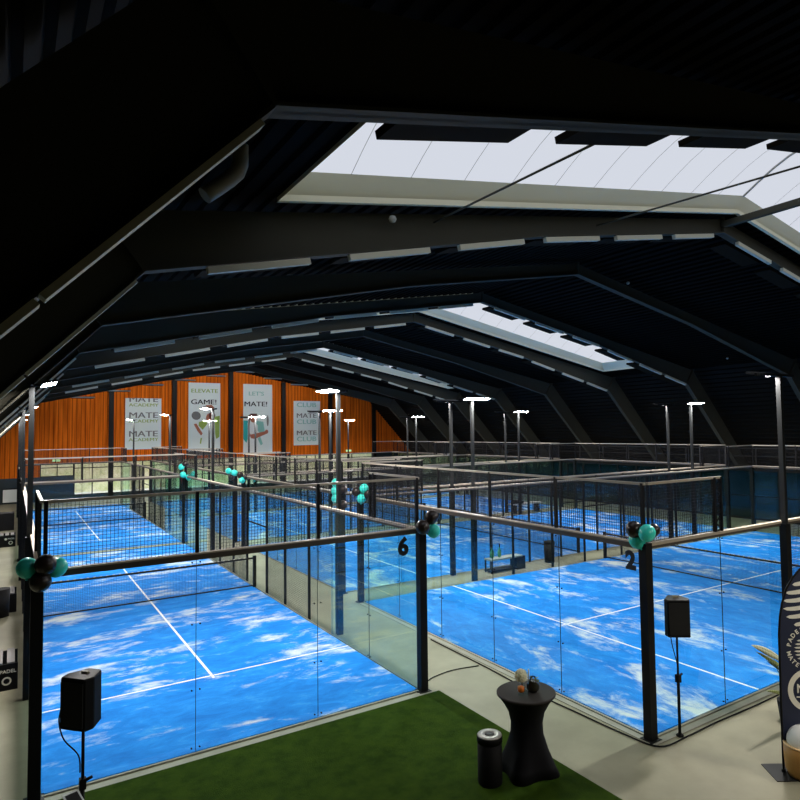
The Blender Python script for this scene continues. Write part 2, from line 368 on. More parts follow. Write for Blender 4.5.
# ------------------------------------------------------------------ skylights
for si,(ya,yb) in enumerate(bays):
    w=thing('window_%d'%(10+si),None,None,(RX,(ya+yb)/2,RZ)); w['kind']='structure'
    h=(yb-ya)/2; fr=MB()
    def sl(x,dz): return (x-RX,deckz(x)-RZ+dz)
    KH=.34; ins=.32
    # sloping kerb walls: outer foot at deck, top set in
    A=[(SX0,0),(RX,0),(SX1,0)]; T=[(SX0+.02,KH),(RX,KH),(SX1-ins,KH)]
    def P3(x,dz,y): a=sl(x,dz); return (a[0],y,a[1])
    for s in (-1,1):
        for i in range(2):
            fr.face([P3(A[i][0],0,s*h),P3(A[i+1][0],0,s*h),P3(T[i+1][0],KH,s*(h-.22)),P3(T[i][0],KH,s*(h-.22))])
            fr.face([P3(A[i][0],-.07,s*(h+.03)),P3(A[i+1][0],-.07,s*(h+.03)),P3(A[i+1][0],-.07,s*(h-.06)),P3(A[i][0],-.07,s*(h-.06))])
            fr.face([P3(A[i][0],-.07,s*(h-.06)),P3(A[i+1][0],-.07,s*(h-.06)),P3(A[i+1][0],.03,s*(h-.06)),P3(A[i][0],.03,s*(h-.06))])
    for x0,x1 in ((SX0,SX0+.02),(SX1,SX1-ins)):
        fr.face([P3(x0,0,-h),P3(x0,0,h),P3(x1,KH,h-.22),P3(x1,KH,-h+.22)])
        fr.face([P3(x0,-.07,-h),P3(x0,-.07,h),P3(x0,.05,h),P3(x0,.05,-h)])
    fr.build('skylight_kerb',M_KERBS,w,fix=False)
    # barrel glazing with arched ribs
    gz=MB(); n=10; hh=h-.22
    arc=[(-hh+2*hh*i/n, KH+.75*math.sin(PI*i/n)) for i in range(n+1)]
    xs=[SX0+.02+(RX-SX0-.02)*i/11 for i in range(12)]+[RX+(SX1-ins-RX)*i/11 for i in range(1,12)]
    for i in range(len(xs)-1):
        for j in range(n):
            gz.face([P3(xs[i],arc[j][1],arc[j][0]),P3(xs[i+1],arc[j][1],arc[j][0]),P3(xs[i+1],arc[j+1][1],arc[j+1][0]),P3(xs[i],arc[j+1][1],arc[j+1][0])],sm=True)
    for x in (xs[0],xs[-1]): gz.face([P3(x,a[1],a[0]) for a in arc])
    gz.build('skylight_sheet',M_SKY,w,fix=False)
    rb=MB()
    for x in xs[1:-1]:
        t_=.03 if abs(x-RX)<.1 else .004
        rb.tube([P3(x,a[1]-.01,a[0]) for a in arc],t_,6)
    rb.build('skylight_rib',mat('rib_grey',(.45,.45,.42),.6),w)
M_WALLFILL=bpy.data.materials.new('wall_fill_led'); M_WALLFILL.use_nodes=True; N,L=M_WALLFILL.node_tree.nodes,M_WALLFILL.node_tree.links; N.remove(N['Principled BSDF'])
em=N.new('ShaderNodeEmission'); em.inputs[0].default_value=(1,.93,.85,1); em.inputs[1].default_value=72; geo=N.new('ShaderNodeNewGeometry'); mi=N.new('ShaderNodeMixShader'); df=N.new('ShaderNodeBsdfDiffuse'); df.inputs[0].default_value=(.05,.05,.05,1)
L.new(geo.outputs['Backfacing'],mi.inputs[0]); L.new(em.outputs[0],mi.inputs[1]); L.new(df.outputs[0],mi.inputs[2]); L.new(mi.outputs[0],N['Material Output'].inputs[0])
for i in range(9):  # lights added to brighten the boarded wall and its posters
    x=3.6+i*2.28; zz=(7.17+(x-1.1)*.225 if x<8.6 else 8.86+(x-8.6)*.175) if x<15 else 9.98-(x-15)*.2
    w_=thing('wall_fill_light','x','wall light',(x,41.3,zz-.12),0,'added fill lights washing the boards')
    MB().box((0,0,0),(1.5,.14,.08)).build('housing',M_BAFF,w_)
    q=MB(); q.face([(-.7,-.05,0),(.7,-.05,0),(.7,.05,0),(-.7,.05,0)]); l=q.build('led_face',M_WALLFILL,w_,fix=False)
    l.location=(0,.085,-.03); l.rotation_euler=(math.radians(-100),0,0)
    w_['label']='added fill light under the last roof frame, '+['outermost on the aisle side','above the first poster','just past the first poster','above the lime player poster','at the roof rise by the second poster','just short of the ridge','at the ridge above the racket poster','first past the ridge','above the last poster','over the plain boards past the posters','outermost on the dark side'][i]
# ridge purlin and bracing rods in the near bay
tag(MB().box((RX,-3.5,10.2),(.14,5.2,.16)).build('ridge_purlin',M_FRAME),'straight grey ridge bar crossing the nearest skylight between two roof frames','roof beam')
def rod(a,b_,lab): tag(MB().tube([a,b_],.02,6).build('bracing_rod',M_FRAME),lab,'bracing rod',group='diagonal rods below the nearest skylight')
rod((5.9,-.95,8.69),(5.28,-6.1,8.27),'thin diagonal bracing rod under the big skylight, farther from the ridge bar')
rod((10.16,-.95,9.35),(10.72,-6.1,9.28),'thin diagonal bracing rod under the big skylight, nearer the ridge bar')
# duct elbow under the near bay
tag(MB().tube([(1.82,-3.0,8.6),(1.81,-3.0,8.4),(1.81,-3.0,8.2),(1.81,-3.0,8.12),(1.77,-3.0,8.0),(1.68,-3.0,7.9),(1.55,-3.0,7.78),(1.40,-3.0,7.65)],.095,20).build('vent_duct',mat('duct_grey',(.30,.28,.22),.4)),'dark round vent duct with an elbow hanging left of the big skylight','duct')
M_SENS=mat('sensor_white',(.5,.5,.46),.4)
def sensor(p,r,lab):
    tag(MB().lathe([(0.0001,-r),(r*.7,-r*.7),(r,0),(r*.7,r*.7),(.0001,r)],16).build('ceiling_sensor',M_SENS,loc=p),lab,'sensor',group='small white sensors under the roof')
sensor((4.95,-1.1,8.54),.07,'round white sensor on the grey beam beneath the nearest skylight')
sensor((17.3,4.2,9.95),.06,'tiny white sensor on the black roof past the ridge, near the bracing')
sensor((27.4,6.9,8.1),.06,'tiny white sensor low on the black roof slope above the tall far mast')

# ------------------------------------------------------------------ courts
def turf(W,Lg,label,loc,rz):
    m=MB().b2((0,0,.001),(W,Lg,.02)); z=.0235; lw=.05
    def line(x0,y0,x1,y1): m.b2((x0,y0,.018),(x1,y1,z),1)
    line(0,3.05-lw/2,W,3.05+lw/2); line(0,Lg-3.05-lw/2,W,Lg-3.05+lw/2); line(W/2-lw/2,2.9,W/2+lw/2,Lg-2.9)
    return tag(m.build('court_turf',[M_TURF,M_LINE],loc=loc,rz=rz),label,'court turf',group='blue court surfaces')

def wiremesh(mb,p0,p1,z0,z1,pitch=.05,t=.0048):
    p0=Vector(p0); p1=Vector(p1); Ln=(p1-p0).length; n=max(1,round(Ln/pitch)); 
    for i in range(n+1):
        q=p0.lerp(p1,i/n); mb.wire((q.x,q.y,z0),(q.x,q.y,z1),t)
    m=max(1,round((z1-z0)/pitch))
    for i in range(m+1):
        z=z0+(z1-z0)*i/m; mb.wire((p0.x,p0.y,z),(p1.x,p1.y,z),t)
    return mb
cache={}
def part(key,name,mk,mats,parent,loc=(0,0,0),rz=0,label=None):
    """one mesh per kind of part, shared by every object that repeats it"""
    if key not in cache:
        o=mk().build(name,mats,parent); cache[key]=o.data
    else:
        o=bpy.data.objects.new(name,cache[key]); C.objects.link(o); o.parent=parent
    o.location=loc; o.rotation_euler=(0,0,rz)
    return o
def lattice():
    m=MB(); m.b2((-.03,-.03,0),(.03,.03,1.0)); m.b2((-.03,.17,0),(.03,.21,1.0))
    for i in range(5):
        a=.2*i; m.wire((0,0,a),(0,.19,a+.1),.02); m.wire((0,.19,a+.1),(0,0,a+.2),.02)
    return m
def cage(W,Lg,label,cat_group,loc,rz):
    r=thing('court_enclosure',label,'court enclosure',loc,rz,cat_group)
    P=lambda *a,**k: part(*a,parent=r,**k) if False else None
    def corner():
        m=MB().b2((-.075,-.075,0),(.075,.075,3.06)); m.b2((-.12,-.12,0),(.12,.12,.02)); return m
    for x,y in ((-.09,-.09),(W+.06,-.09),(-.09,Lg+.09),(W+.06,Lg+.09)):
        part('corner','corner_post',corner,M_BLK,r,(x,y,0))
    for x in (-.09,W+.09):
        for y in (5.6,7.4,9.0,Lg-9.0,Lg-7.4,Lg-5.6):
            part('mpost','mesh_post',lambda: MB().b2((-.03,-.03,0),(.03,.03,3.02)),M_BLK,r,(x-(.04 if x<0 else -.04)*-0,y,0))
    # glass
    nW=round(W/2)
    def gl(w): return lambda: MB().b2((.004,-.006,.03),(w-.004,.006,2.97))
    for y in (-.006,Lg+.006):
        for i in range(nW): part('g2','glass_panel',gl(2),M_GLASS,r,(2*i,y,0))
    for x in (-.006,W+.006):
        for y in (0,2,Lg-4,Lg-2): part('g2','glass_panel',gl(2),M_GLASS,r,(x,y,0),PI/2)
    def seam():
        m=MB().b2((-.0025,-.007,.03),(.0025,.007,2.97))
        for z in (.08,.95,1.95,2.9):
            for s in (-1,1): m.tube([(s*.06,-.012,z),(s*.06,.012,z)],.012,8); 
        return m
    for y in (-.006,Lg+.006):
        for i in range(1,nW): part('seam','glass_joint',seam,M_BLK,r,(2*i,y,0))
    for x in (-.006,W+.006):
        for y in (2,Lg-2): part('seam','glass_joint',seam,M_BLK,r,(x,y,0),PI/2)
    # rails at 3 m with caps holding the lamp light in their tan, base rails
    def railx(w): return lambda: MB().b2((0,-.05,-.05),(w,.04,.05))
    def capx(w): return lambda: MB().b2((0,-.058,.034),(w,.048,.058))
    for y in (-.05,Lg+.05):
        part(('rx',W),'top_rail',railx(W),M_RAILTOP,r,(0,y,3.0)); part(('cx',W),'rail_lit_cap',capx(W),M_CAP,r,(0,y,3.0))
        part(('bx',W),'base_rail',lambda: MB().b2((0,-.02,0),(W,.02,.022)),M_KERB,r,(0,y,0))
    for x in (-.05,W+.05):
        part(('ry',Lg),'top_rail',lambda: MB().b2((-.04,0,-.04),(.04,Lg,.04)),M_RAILTOP,r,(x,0,3.0)); part(('cy',Lg),'rail_lit_cap',lambda: MB().b2((-.048,0,.004),(.048,Lg,.048)),M_CAP,r,(x,0,3.0))
        part(('by',Lg),'base_rail',lambda: MB().b2((-.02,0,0),(.02,Lg,.022)),M_KERB,r,(x,0,0))
    # upper mesh 3-4 m on both ends, 2 m return on the sides
    for y in (-.05,Lg+.05):
        for i in range(nW): part('um','upper_mesh',lambda: wiremesh(MB(),(0,0,0),(2,0,0),.06,.97),M_WIRE,r,(2*i,y,3.0))
        for i in range(nW+1): part('up','upper_post',lambda: MB().b2((-.025,-.025,.05),(.025,.025,1.0)),M_BLK,r,(2*i,y,3.0))
        part(('ur',W),'upper_rail',lambda: MB().b2((-.05,-.02,-.02),(W+.05,.02,.02)),M_CAP,r,(0,y,3.99))
    for x,s in ((-.05,1),(W+.05,1)):
        for y in (0,Lg-2):
            part('umy','upper_mesh',lambda: wiremesh(MB(),(0,0,0),(0,2,0),.06,.97),M_WIRE,r,(x,y,3.0))
            part('ury','upper_rail',lambda: MB().b2((-.02,0,-.02),(.02,2.02,.02)),M_CAP,r,(x,y,3.99))
        for y,d in ((1.8,0),(Lg-1.8,PI)):
            part('lat','lattice_post',lattice,M_BLK,r,(x,y,3.0),d)
    # side mesh
    for x in (-.05,W+.05):
        for y,l in ((4,1.6),(5.6,1.8),(7.4,1.6),(Lg-9.0,1.6),(Lg-7.4,1.8),(Lg-5.6,1.6)):
            part(('sm',l),'mesh_panel',(lambda l: (lambda: wiremesh(MB(),(0,0,0),(0,l,0),.04,2.94,.05,.0042)))(l),M_WIRE,r,(x,y,0))
        for y in (9.0,Lg-10.0):
            part('smc','gate_frame',lambda: MB().b2((-.02,0,2.0),(.02,1,2.04)),M_BLK,r,(x,y,0))
    return r
def net(W,label,loc,rz):
    r=thing('court_net',label,'net',loc,rz,'black court nets')
    for x in (-.02,W+.02): part('np','net_post',lambda: MB().b2((-.045,-.045,.0),(.045,.045,.98)),M_BLK,r,(x,0,0))
    part(('nm',W),'net_mesh',lambda: wiremesh(MB(),(.03,0,0),(W-.03,0,0),.05,.88,.042,.004),M_WIRE,r)
    def tape():
        m=MB()
        n=int(W/.25); pts=[(i*W/n,0,.91-.02*math.sin(PI*i/n)) for i in range(n+1)]
        m.tube(pts,.03,8); m.wire((0,0,.05),(W,0,.05),.035)
        return m
    part(('nt',W),'net_tape',tape,M_WIRE,r)
    def studs():
        m=MB()
        for i in range(int(W/.16)): m.box((.1+i*.16,0,.942-.02*math.sin(PI*(.1+i*.16)/W)),(.05,.04,.012))
        return m
    part(('ns',W),'net_tie',studs,M_CAP,r)
    return r
SC=8.04
courts=[ # name, W, origin, rotz, landmark
 ('six',6,(0,0,.0),0,'the narrow court marked 6 nearest the viewpoint'),
 ('sixb',6,(0,20.55,.0),0,'the narrow court straight behind the one marked 6'),
 ('two',10,(SC,6.24,.0),-PI/2,'the wide court marked 2'),
 ('c',10,(SC,17.65,.0),-PI/2,'the second wide court, beyond the green rackets'),
 ('d',10,(SC,29.05,.0),-PI/2,'the third wide court, counting from 2'),
 ('e',10,(SC,40.45,.0),-PI/2,'the farthest wide court, closest to the wall')]
for k_,W,o,rz,lm in courts:
    turf(W,20,'blue turf with white lines on '+lm,o,rz)
    if k_ in ('six','two'):
        lab={'six':'black steel and glass enclosure around the narrow court marked 6','two':'black steel and glass enclosure around the wide court marked 2'}[k_]
    else: lab='glass and black mesh enclosure around '+lm
    r=cage(W,20,lab,'glass court enclosures',o,rz)
    c=math.cos(rz); s=math.sin(rz)
    net(W,'low black net across the middle of '+lm,(o[0]-10*s,o[1]+10*c,.02),rz)
    if k_=='six': text('court_number','6',.44,M_NUM,r,(5.71,-.016,2.71),(PI/2,0,0),.022)
    if k_=='two': text('court_number','2',.40,M_NUM,r,(9.70,-.02,2.71),(PI/2,0,0),.022)

# kerb strips along the glass feet
tag(MB().b2((-.2,-.27,0),(6.2,-.13,.012)).build('trim_8',M_KERB),None,kind='structure')
tag(MB().b2((SC-.22,-3.9,0),(SC-.10,6.3,.012)).build('trim_9',M_KERB),None,kind='structure')
tag(MB().b2((SC-.2,-3.99,0),(28.2,-3.86,.012)).build('trim_10',M_KERB),None,kind='structure')
tag(MB().b2((-.6,-10.5,0),(6.3,-.28,.018)).build('grass_carpet',M_GRASS),'green artificial grass carpet in front of the court marked 6','carpet')

# ------------------------------------------------------------------ floodlight masts
def mast_proto():
    r=thing('floodlight_mast','x','floodlight',(0,0,0),0,'court floodlight masts')
    MB().b2((-.075,-.07,0),(.075,.07,3.0)).build('side_post',M_BLK,r); MB().b2((-.045,-.045,3.0),(.045,.045,5.86)).build('mast_pole',M_MAST,r)
    hdm=MB().box((0,0,0),(1.02,.05,.05))
    hdm.box((0,.13,0),(.05,.26,.04)); hdm.box((0,.2,.02),(1.0,.03,.03))
    h=hdm.build('lamp_bar',M_BLK,r); h.location=(0,0,5.88)
    for i in range(4):
        hs=MB().box((0,0,0),(.22,.26,.05)).build('lamp_head',M_MAST,h); hs.location=(-.36+i*.24,.27,.04); hs.rotation_euler=(math.radians(12),0,0)
        q=MB(); q.face([(-.10,-.115,0),(-.10,.115,0),(.10,.115,0),(.10,-.115,0)]); 
        l=q.build('led_face',M_LED,hs,fix=False); l.location=(0,0,-.028)
    return r
proto=None
def mast(x,y,rz,label):
    global proto
    if proto is None: proto=mast_proto(); o=proto
    else: o=copy_tree(proto)
    o.location=(x,y,0); o.rotation_euler=(0,0,rz); o['label']=label
bpy.context.view_layer.update()
ML=[]
for (k_,y0,lm) in (('6',0,'court marked 6'),('f',20.55,'narrow court behind 6')):
    for dy,w in ((4,'nearer'),(16,'farther')):
        mast(-.11,y0+dy,-PI/2,'floodlight mast on the aisle side of the %s, %s one'%(lm,w))
        mast(6.22,y0+dy,PI/2,'floodlight mast on the walkway side of the %s, %s one'%(lm,w))
for (k_,ya,lm) in (('2',-3.76,'wide court marked 2'),('c',7.65,'second wide court'),('d',19.05,'third wide court'),('e',30.45,'farthest wide court')):
    for x,w in ((12.04,'walkway end'),(23.7,'gallery end')):
        mast(x-.06,ya-.13,0,'floodlight mast facing away, near side of the %s, %s'%(lm,w))
        mast(x,ya+10.13,PI,'lit floodlight mast, far side of the %s, %s'%(lm,w))

# ------------------------------------------------------------------ balloons
def balloon_mesh(name):
    m=MB(); prof=[(.0001,.135)]
    for i in range(1,13):
        a=PI*i/13; r=.13*math.sin(a); z=.135*math.cos(a)
        if z<0: z*=1.08
        prof.append((r,z))
    prof+=[(.012,-.15),(.018,-.165),(.0001,-.166)]
    m.lathe(prof,24); return m
bal={}
def balloon(p,c,label,s=1):
    if c not in bal:
        o=balloon_mesh('balloon').build('balloon',M_TEAL if c=='t' else M_BALB); bal[c]=o.data
    else:
        o=bpy.data.objects.new('balloon',bal[c]); C.objects.link(o)
    o.location=p; o.rotation_euler=(random.uniform(-.6,.6),random.uniform(-.6,.6),0); o.scale=(s,s,s)
    tag(o,label,'balloon','teal and black balloons on the court posts')
A='on the cut-off corner post of court 6'
balloon((-.21,-.28,3.15),'t','teal balloon on the aisle side, '+A)
balloon((-.01,-.42,3.19),'b','upper black balloon '+A)
balloon((.13,-.26,3.11),'t','teal balloon overlapping the rail, '+A)
balloon((-.06,-.36,2.96),'b','lower black balloon '+A)
balloon((5.95,-.33,3.10),'b','black balloon directly above the post beside the number 6')
balloon((6.20,-.26,3.26),'b','topmost black balloon on the post beside the number 6')
balloon((6.22,-.28,3.00),'t','teal balloon on the post beside the number 6')
balloon((7.80,-3.73,3.28),'b','black balloon above the number 2')
balloon((7.82,-3.97,3.25),'t','bright teal balloon on top of the post beside the number 2')
balloon((7.88,-3.72,3.10),'t','half-hidden lowest teal balloon above the number 2')
balloon((8.06,-3.90,3.26),'b','small black balloon behind the number 2 post',.8)
def far_cluster(cx,cy,where,seq):
    for i,(dx,dz,c,nm) in enumerate(seq):
        rt=Vector((math.cos(.6),-math.sin(.6),0))
        balloon((cx+rt.x*dx-.17,cy+rt.y*dx-.28,3.0+dz),c,'%s balloon %s'%(nm,where))
far_cluster(SC,6.24,'on the inner corner post of the court marked 2',[(-.2,.2,'b','big black'),(.02,.28,'t','upper teal'),(-.06,0.0,'t','lower teal'),(.14,.12,'b','outer black')])
far_cluster(SC,7.65,'on the near corner post of the second wide court',[(-.2,.36,'t','top teal'),(-.22,.12,'t','middle teal'),(-.2,-.1,'t','bottom teal'),(.02,.16,'b','upper black'),(.02,-.3,'b','lower black')])
far_cluster(SC,17.65,'on the far corner post of the second wide court',[(-.42,.2,'t','inner teal'),(-.18,.12,'b','inner black'),(-.1,-.12,'t','lowest teal'),(.08,0.02,'b','outermost black')])
far_cluster(SC,19.05,'on the near corner post of the third wide court',[(-.3,.22,'t','first teal'),(-.05,.14,'t','second teal'),(-.16,-.06,'b','lower black')])
far_cluster(6.1,20.1,'on the far corner post of the court marked 6',[(-.12,.45,'t','small upper teal'),(-.05,.1,'t','left-hand teal'),(.2,-.02,'t','lower teal'),(.42,.12,'t','outer teal'),(0.05,.6,'b','upper black')])
far_cluster(SC-1.0,33.0,'floating small above the far courts by the boarded wall',[(-.1,.4,'t','tiny teal'),(.15,.4,'b','tiny black')]) if False else None

# ------------------------------------------------------------------ loudspeakers
def speaker(loc,rz,label,slabel,pole_z):
    st=thing('speaker_stand',slabel,'speaker stand',(loc[0],loc[1],0))
    MB().tube([(0,0,.02),(0,0,.9)],.024,12).tube([(0,0,.88),(0,0,pole_z)],.017,12).build('pole',M_SPK,st)
    MB().box((0,0,.9),(.07,.07,.12)).tube([(.03,0,.93),(.1,0,.95)],.018,8).build('clamp_knob',M_SPK,st)
    s=thing('loudspeaker',label,'loudspeaker',(loc[0],loc[1],pole_z),rz)
    H=.575
    pl=[(-.17,-.16),(.17,-.16),(.20,-.05),(.09,.17),(-.09,.17),(-.20,-.05)]
    b_=MB().prism(pl,2,0,H).build('cabinet',M_SPK,s)
    b_.modifiers.new('bev','BEVEL').width=.012
    MB().prism([(x*.93,y*.93) for x,y in pl],2,H,H+.006).build('top_plate',M_SPKT,s)
    MB().b2((-.155,-.172,.04),(.155,-.16,H-.04)).build('grille',mat('grille',(.006,.006,.006),.8),s)
    MB().b2((-.045,.0,H+.004),(.045,.035,H+.03)).build('handle',mat('handle_pale',(.32,.30,.20),.5),s)
    return st,s
st,s1=speaker((.33,-1.93,0),math.radians(-50),'black loudspeaker with a pale handle in front of court 6, its grille turned aside','black speaker stand beside the picture-edge post of court 6',1.56)
# tripod legs of the near stand
for a in (0.5,2.6,4.7):
    MB().tube([(0,0,.55),(.42*math.cos(a),.42*math.sin(a),.015)],.012,8).build('leg',M_SPK,st)
st2,s2=speaker((8.42,-4.01,0),math.radians(-38),'black loudspeaker on a stand at the corner of court 2','black speaker stand at the corner of court 2',1.585)
MB().lathe([(.06,0.012),(.06,.02),(.03,.05)],20).build('foot',M_SPK,st2)
def cable(pts,label,r=.008,parent=None):
    pts=[Vector(p) for p in pts]; out=[]
    for i in range(len(pts)-1):
        p0=pts[max(i-1,0)];p1=pts[i];p2=pts[i+1];p3=pts[min(i+2,len(pts)-1)]
        for k in range(6):
            t=k/6; out.append(.5*((2*p1)+(-p0+p2)*t+(2*p0-5*p1+4*p2-p3)*t*t+(-p0+3*p1-3*p2+p3)*t**3))
    out.append(pts[-1])
    tag(MB().tube(out,r,6).build('cable',M_SPK),label,'cable')
cable([(.12,-1.86,1.80),(.09,-1.90,1.65),(.14,-1.95,1.45),(.28,-1.97,1.25),(.30,-1.97,1.05)],'thin cable looping from the loudspeaker in front of court 6')
cable([(8.22,-4.03,1.95),(8.15,-4.08,1.8),(8.20,-4.08,1.5),(8.36,-4.04,1.15),(8.40,-4.03,.8),(8.39,-4.03,.4),(8.39,-4.04,.03)],'thin cable looping from the loudspeaker at court 2 down its stand')
cable([(7.76,2.3,.016),(7.74,.6,.016),(7.72,-.2,.016),(7.66,-1.4,.016),(7.70,-2.4,.016),(7.74,-3.4,.016),(7.86,-4.05,.016),(8.5,-4.10,.016),(9.3,-4.08,.016),(10.4,-4.10,.016),(12.5,-4.08,.016),(15,-4.1,.016)],'black cable lying on the floor along the glass foot of court 2',.013)
cable([(6.4,.25,.012),(6.6,.35,.012),(7.1,.42,.012),(7.66,.3,.012)],'short pale-taped cable crossing the walkway to the glass of court 2',.01)

tb=thing('tablet_computer','small tablet with a white frame on the speaker stand by the bottom edge','tablet',(.24,-2.06,.80),math.radians(20))
MB().box((0,0,0),(.17,.24,.012)).build('body',M_WHITE,tb); MB().box((0,0,.007),(.13,.19,.004)).build('screen',M_SPK,tb)
for ch in tb.children: ch.rotation_euler=(math.radians(25),0,0)
MB().tube([(.05,.1,.0),(.08,.13,.03)],.014,8).build('clamp',M_SPK,tb)

# ------------------------------------------------------------------ bar table, bin, decorations
TX,TY=5.78,-3.39
t=thing('bar_table','tall round bar table in a black stretch cover on the grass carpet','table',(TX,TY,0),math.radians(-12))
prof=[(.33,.02,.42),(.30,.15,.34),(.26,.35,.18),(.225,.55,.06),(.225,.70,.02),(.26,.85,0),(.33,.98,0),(.395,1.07,0),(.41,1.085,0)]
MB().lathe([(a,z) for a,z,q in prof],64,sq=[q for a,z,q in prof]).build('table_cover',M_CLOTH,t)
MB().lathe([(.41,1.085),(.425,1.095),(.425,1.115),(.41,1.125)],64).build('tabletop',M_CLOTHT,t)
for a in range(4):
    w=PI/4+a*PI/2; MB().lathe([(.035,0),(.035,.03)],12,(.38*math.cos(w),.38*math.sin(w),0.018)).build('foot',M_BLK,t)
tb2=thing('waste_bin','black cylindrical waste bin with a steel lid next to the bar table','bin',(5.15,-3.33,.018))
MB().lathe([(.165,0),(.17,.02),(.17,.60)],40).build('body',M_SPK,tb2)
MB().lathe([(.178,.56),(.178,.625),(.17,.64)],40).build('lid_band',M_SPK,tb2)
MB().lathe([(.172,.642),(.165,.652),(.07,.655),(.065,.648)],40).build('lid',M_STEEL,tb2)
MB().lathe([(.066,.650),(.05,.657),(.0001,.657)],32).build('opening',M_NUM,tb2)
# things on the table
ZT=1.125
def rp(dx,dy): # dx to the right in view, dy away
    c,s=math.cos(.6),math.sin(.6); return (TX+dx*c+dy*s,TY-dx*s+dy*c,ZT)
v=thing('flower_vase','small glass vase with a round white flower on the bar table','vase',rp(-.05,.02))
MB().lathe([(.03,0),(.034,.02),(.03,.10),(.022,.16)],20).build('vase',M_GLASS,v)
fm=MB()
for i in range(90):
    a=i*2.39996; ph=math.acos(1-2*(i+.5)/90); d=Vector((math.sin(ph)*math.cos(a),math.sin(ph)*math.sin(a),math.cos(ph)))
    u_=d.orthogonal().normalized(); w_=d.cross(u_); c0=Vector((-.02,0,.215))
    fm.face([c0+d*.06-u_*.026,c0+d*.098+w_*.026,c0+d*.09+u_*.028,c0+d*.07-w_*.026])
fm.build('blossom',mat('blossom_white',(.9,.88,.62),.6),v,fix=False)
MB().tube([(0,0,.01),(-.005,0,.1),(-.02,0,.2)],.005,6).build('stem',M_LEAFD,v)
gl=thing('candle_glass','small glass tumbler with an orange candle on the bar table','candle',rp(-.085,-.13))
MB().lathe([(.044,0),(.048,.03),(.05,.12)],20).build('glass',M_GLASS,gl); MB().lathe([(.036,.045),(.045,.055),(.045,.115),(.0001,.125)],20).build('candle',mat('orange_wax',(.85,.20,.02),.4),gl)
gw=thing('water_glass','little clear glass in front of the vase on the bar table','glass',rp(-.0,-.10)); MB().lathe([(.022,0),(.026,.07)],16).build('glass',M_GLASS,gw)
jg=thing('dark_jug','round dark jug with greenery on the bar table','jug',rp(.10,-.01))
MB().lathe([(.06,0),(.09,.04),(.092,.10),(.065,.14),(.07,.155)],24).build('body',mat('jug_dark',(.03,.028,.015),.25),jg)
MB().tube([(-.05,0,.15),(-.04,0,.20),(0,0,.215),(.04,0,.20),(.05,0,.15)],.009,8).build('handle',M_SPK,jg)
lm_=MB()
for i in range(16):
    a=random.uniform(0,2*PI); d=Vector((math.cos(a)*.05+.03,math.sin(a)*.05,random.uniform(.1,.2))); u_=Vector((random.uniform(-1,1),random.uniform(-1,1),random.uniform(-.5,1))).normalized()*.035; w_=u_.orthogonal().normalized()*.012
    lm_.face([d-u_,d+w_,d+u_,d-w_])
lm_.build('greenery',M_LEAF,jg,fix=False)
cd=thing('white_candle','slender white candle in a dark holder on the bar table','candle',rp(.045,.03)); MB().lathe([(.02,0),(.008,.02),(.008,.12)],12).build('holder',M_SPK,cd); MB().tube([(0,0,.12),(0,0,.30)],.010,10).build('wax',M_WHITE,cd)

# ------------------------------------------------------------------ beach flag, plant, tub at the right edge
YW=.597
fl_=thing('banner_flag','tall dark blue feather banner with cream round logos, cut by the frame edge','banner',(8.62,-5.47,0),-YW)
edge=[(.10,.28)]+[(.10,.9),(.11,1.9),(.13,2.15),(.17,2.35),(.24,2.55),(.33,2.70),(.45,2.83),(.6,2.92),(.78,2.95),(.84,2.80),(.84,.28)]
# local: x along the sheet, z up, y = thickness
def bpoly(mb,pts,y,th,m=0): mb.prism(pts,1,y-th/2,y+th/2,m)
sh=MB(); bpoly(sh,edge,0,.006); sh.build('sheet',M_NAVY,fl_)
pl=MB().tube([(.09,0,.02)]+[(x-.012,0,z+.005) for x,z in edge[:10]],.016,8); pl.build('pole',M_BLK,fl_)
pp=MB(); pp.box((.10,-.02,.006),(.46,.46,.01)); pp.lathe([(.03,0.01),(.03,.05)],12,(.09,0,0)); pp.build('base_plate',mat('plate_grey',(.03,.03,.03),.4,metal=.5),fl_)
def disc(mb,cx,cz,r,y,m=0,n=40,r2=0,clip=None):
    if r2:
        for i in range(n):
            a,b_=2*PI*i/n,2*PI*(i+1)/n
            mb.face([(cx+r*math.cos(a),y,cz+r*math.sin(a)),(cx+r*math.cos(b_),y,cz+r*math.sin(b_)),(cx+r2*math.cos(b_),y,cz+r2*math.sin(b_)),(cx+r2*math.cos(a),y,cz+r2*math.sin(a))],m)
    else: mb.face([(cx+r*math.cos(2*PI*i/n),y,cz+r*math.sin(2*PI*i/n)) for i in range(n)],m)
def stripes(mb,cx,cz,r,n,y,amp=.05,fill=.58,x0=-9):
    for i in range(n):
        zc=cz-r+2*r*(i+.5)/n; hh=r/n*fill
        w=math.sqrt(max(0,r*r-(zc-cz)**2))
        if w<.02: continue
        up=[];dn=[]
        for j in range(13):
            x=-w+2*w*j/12; q=amp*math.sin(2.2*x/r); e=math.sqrt(max(0,1-(x/w)**2))**.5
            if cx+x<x0: continue
            up.append((cx+x,y,zc+q+hh*e)); dn.append((cx+x,y,zc+q-hh*e))
        if len(up)>2: mb.face(up+dn[::-1])
lg=MB(); stripes(lg,.50,2.36,.34,6,-.006,.03,.55); lg.build('striped_emblem',M_CREAM,fl_,fix=False)
lg=MB(); stripes(lg,.50,1.72,.20,8,-.006,.02,.6); lg.build('round_emblem',M_CREAM,fl_,fix=False)
